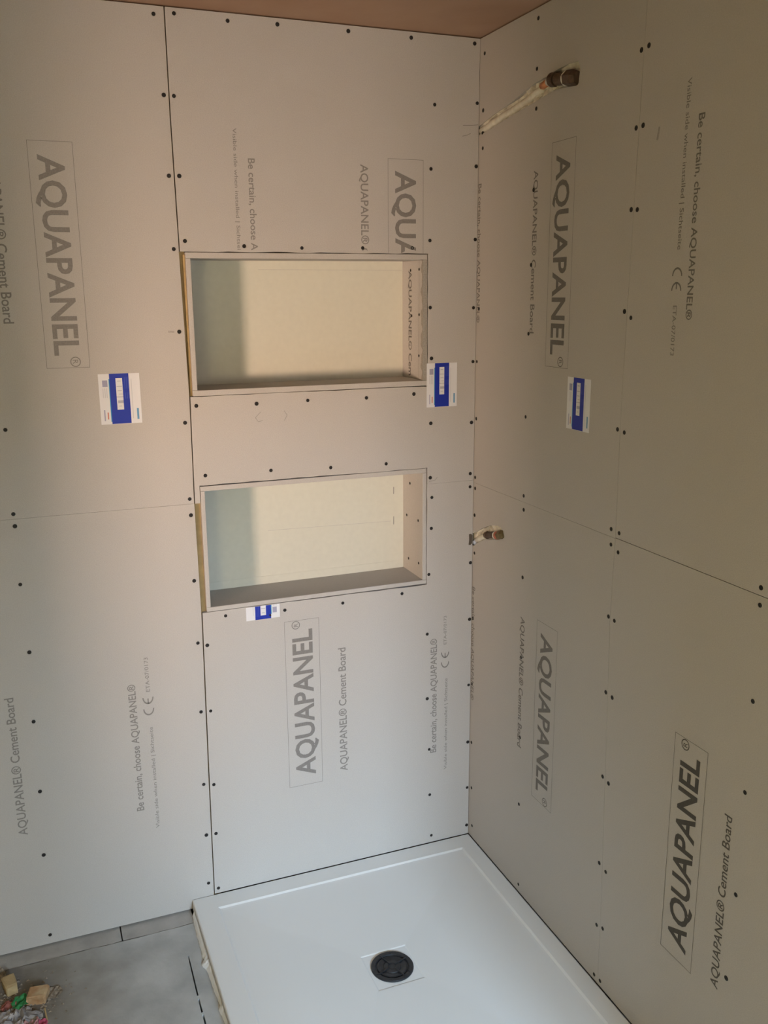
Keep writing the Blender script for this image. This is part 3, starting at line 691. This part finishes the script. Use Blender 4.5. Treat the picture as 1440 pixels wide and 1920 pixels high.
# ---------------------------------------------------------------- rubbish on the floor, bottom left
def chunk(name, x, y, s, rz, mt, label, cat, seed, jit=0.18, z=0.0, tilt=0.0):
    rnd = random.Random(seed)
    bm = bmesh.new(); bmesh.ops.create_cube(bm, size=1.0)
    bmesh.ops.bevel(bm, geom=bm.edges[:], offset=0.08, segments=1, affect='EDGES')
    for v in bm.verts:
        v.co = Vector((v.co.x * s[0] * (1 + rnd.uniform(-jit, jit)), v.co.y * s[1] * (1 + rnd.uniform(-jit, jit)), v.co.z * s[2]))
    bmesh.ops.rotate(bm, verts=bm.verts, cent=(0, 0, 0), matrix=Matrix.Rotation(tilt, 3, 'X'))
    mz = min(v.co.z for v in bm.verts)
    for v in bm.verts: v.co.z -= mz
    me = bpy.data.meshes.new(name); bm.to_mesh(me); bm.free()
    o = link(name, me, mt, label=label, cat=cat); o.location = (x, y, z); o.rotation_euler = (0, 0, rz); return o
def crumple(name, x, y, r, h, rz, mt, label, cat, seed, group=None, z=0.0):
    """a creased scrap of sheet: a faceted, folded patch with real relief"""
    rnd = random.Random(seed); n = 6
    V, Fc = [], []
    H2 = [[rnd.uniform(0.25, 0.85) * h for _ in range(n)] for _ in range(n)]
    for side in (0, 1):
        for i in range(n):
            for j in range(n):
                u = (i / (n - 1) - .5) * 2; v = (j / (n - 1) - .5) * 2
                k = 1.0 - 0.28 * (abs(u) * abs(v)) + rnd.uniform(-.07, .07) * (side == 0)
                V.append((u * r * k, v * r * 0.8 * k, H2[i][j] + (0.0 if side else 0.0012)))
    mz = min(p[2] for p in V); V = [(a, b, c - mz) for a, b, c in V]
    for i in range(n - 1):
        for j in range(n - 1):
            a = i * n + j; Fc += [(a, a + n, a + n + 1), (a, a + n + 1, a + 1)]
            b = n * n + a; Fc += [(b, b + n + 1, b + n), (b, b + 1, b + n + 1)]
    ringi = [i * n for i in range(n)] + [(n - 1) * n + j for j in range(1, n)] + [i * n + n - 1 for i in range(n - 2, -1, -1)] + [j for j in range(n - 2, 0, -1)]
    for p, q_ in zip(ringi, ringi[1:] + ringi[:1]): Fc.append((p, q_, q_ + n * n, p + n * n))
    o = link(name, recalc(pyd(name, V, Fc)), mt, label=label, cat=cat, group=group); o.location = (x, y, z); o.rotation_euler = (0, 0, rz); return o
chunk('wood_offcut', -1.4080, -0.1450, (0.030, 0.050, 0.030), 0.25, M['offcut'], 'pale wood offcut standing at the left edge of the rubbish', 'wood', 1, 0.15)
chunk('wood_offcut', -1.3420, -0.2060, (0.046, 0.044, 0.024), -0.25, M['offcut2'], 'pale brown wood block beside the green scrap', 'wood', 2, 0.15)
crumple('plastic_scrap', -1.3820, -0.2080, 0.026, 0.022, 0.5, M['green'], 'crumpled green plastic scrap between the wood offcuts', 'plastic scrap', 3)
crumple('cardboard_scrap', -1.4130, -0.2080, 0.020, 0.016, 0.2, M['rust'], 'small red brown scrap in the rubbish below the green plastic', 'scrap', 4)
crumple('plastic_scrap', -1.4420, -0.0900, 0.028, 0.022, 0.9, M['dust'], 'pale dusty scrap at the left edge nearest the wall', 'scrap', 5)
crumple('paper_scrap', -1.4300, -0.2500, 0.030, 0.020, 0.2, M['paper'], 'grey paper scrap at the bottom left corner of the rubbish', 'paper', 6, 'paper scraps in the rubbish')
crumple('paper_scrap', -1.3850, -0.2550, 0.030, 0.024, 1.1, M['paper'], 'crumpled pale paper in the middle of the rubbish below the green plastic', 'paper', 7, 'paper scraps in the rubbish')
crumple('paper_scrap', -1.4100, -0.3000, 0.036, 0.024, 0.6, M['paper'], 'crumpled pale paper at the bottom edge of the rubbish', 'paper', 8, 'paper scraps in the rubbish')
crumple('paper_scrap', -1.3550, -0.2720, 0.026, 0.020, 2.0, M['paper'], 'pale paper scrap beside the pink wrapper', 'paper', 9, 'paper scraps in the rubbish')
crumple('wrapper_scrap', -1.3720, -0.3080, 0.028, 0.026, 0.3, M['pink'], 'pink wrapper scrap at the bottom edge of the rubbish', 'wrapper', 10)
crumple('wrapper_scrap', -1.3380, -0.3060, 0.018, 0.020, 0.9, M['crimson'], 'small crimson wrapper scrap at the right of the rubbish', 'wrapper', 11)
chunk('wood_splinter', -1.3250, -0.2750, (0.004, 0.050, 0.004), 0.10, M['offcut'], 'thin pale splinter lying on the concrete beside the rubbish', 'wood', 12, 0.1)
chunk('wood_splinter', -1.3460, -0.3010, (0.005, 0.036, 0.012), -0.05, M['pink'], 'thin pale pink strip standing beside the crimson scrap', 'strip', 13, 0.1)
crumple('cardboard_scrap', -1.3060, -0.2000, 0.026, 0.009, 0.4, M['dust'], 'flat brown dusty scrap at the right of the wood block', 'scrap', 14)
# crumbs nobody could count
V, Fc = [], []
rnd = random.Random(21)
for i in range(700):
    r = abs(rnd.gauss(0, 1)); a = rnd.uniform(0, 6.283)
    x = -1.40 + r * 0.075 * math.cos(a); y = -0.235 + r * 0.075 * math.sin(a)
    if y > -0.07 or x < -1.7: continue
    s = rnd.uniform(0.0012, 0.0045); n = len(V)
    V += [(x + rnd.uniform(-s, s) - s, y - s * .6, 0.0002), (x + s, y - s * .7, 0.0002), (x + rnd.uniform(-s, s), y + s, 0.0002), (x, y, s * 0.9)]
    Fc += [(n, n + 1, n + 3), (n + 1, n + 2, n + 3), (n + 2, n, n + 3), (n + 2, n + 1, n)]
link('dust_crumbs', recalc(pyd('dust_crumbs', V, Fc)), M['dust'], kind='stuff', label='brown dust and crumbs scattered around the rubbish', cat='dust')

# ---------------------------------------------------------------- work lamp in the next room
lamp = empty('work_lamp', (LAMP.x, LAMP.y, 0.0), label='warm work lamp on a stand in the next room', cat='lamp')
dirv = (Vector((-0.70, 0.0, 1.42 + T)) - LAMP).normalized()
for k in range(3):
    a = 2.1 * k + 0.4
    child(link('lamp_leg', tube('lamp_leg', [(LAMP.x - 0.12, LAMP.y - 0.06, 0.45), (LAMP.x - 0.12 + 0.30 * math.cos(a), LAMP.y - 0.06 + 0.30 * math.sin(a), 0.012)], 0.011, 8), M['lampmetal']), lamp)
child(link('lamp_pole', tube('lamp_pole', [(LAMP.x - 0.12, LAMP.y - 0.06, 0.40), (LAMP.x - 0.12, LAMP.y - 0.06, LAMP.z)], 0.014, 10), M['lampmetal']), lamp)
hd = link('lamp_head', box_me('lamp_head', -0.17, 0.17, -0.17, 0.17, 0.015, 0.09, 0.01), M['lampmetal'])
hd.parent = lamp
q = dirv.to_track_quat('-Z', 'Y')
hd.matrix_local = Matrix.Translation(LAMP - Vector(lamp.location)) @ q.to_matrix().to_4x4()
ld = bpy.data.lights.new('work_lamp_light', 'AREA'); ld.shape = 'SQUARE'; ld.size = LAMP_SIZE; ld.energy = LAMP_W; ld.spread = math.radians(47)
ld.color = (1.0, 0.70, 0.53)
lo = bpy.data.objects.new('work_lamp_light', ld); COL.objects.link(lo)
lo.location = LAMP; lo.rotation_euler = q.to_euler()

# ---------------------------------------------------------------- unseen fill lamp added for warm ambient light
wl = empty('fill_lamp', (XL + 0.002, FILL_LAMP.y, FILL_LAMP.z), label='unseen warm fill lamp added on the left wall behind the camera', cat='lamp')
child(link('fill_lamp_plate', box_me('fill_lamp_plate', XL + 0.001, XL + 0.02, FILL_LAMP.y - 0.05, FILL_LAMP.y + 0.05, FILL_LAMP.z - 0.07, FILL_LAMP.z + 0.07, 0.005), M['lampmetal']), wl)
child(link('fill_lamp_arm', tube('fill_lamp_arm', [(XL + 0.02, FILL_LAMP.y, FILL_LAMP.z - 0.05), (XL + 0.10, FILL_LAMP.y, FILL_LAMP.z - 0.08), (FILL_LAMP.x, FILL_LAMP.y, FILL_LAMP.z - 0.065)], 0.009), M['lampmetal']), wl)
bd = bpy.data.lights.new('fill_lamp_light', 'POINT'); bd.shadow_soft_size = 0.16; bd.energy = FILL_W; bd.color = (1.0, 0.85, 0.50)
bo = bpy.data.objects.new('fill_lamp_light', bd); COL.objects.link(bo); bo.location = FILL_LAMP
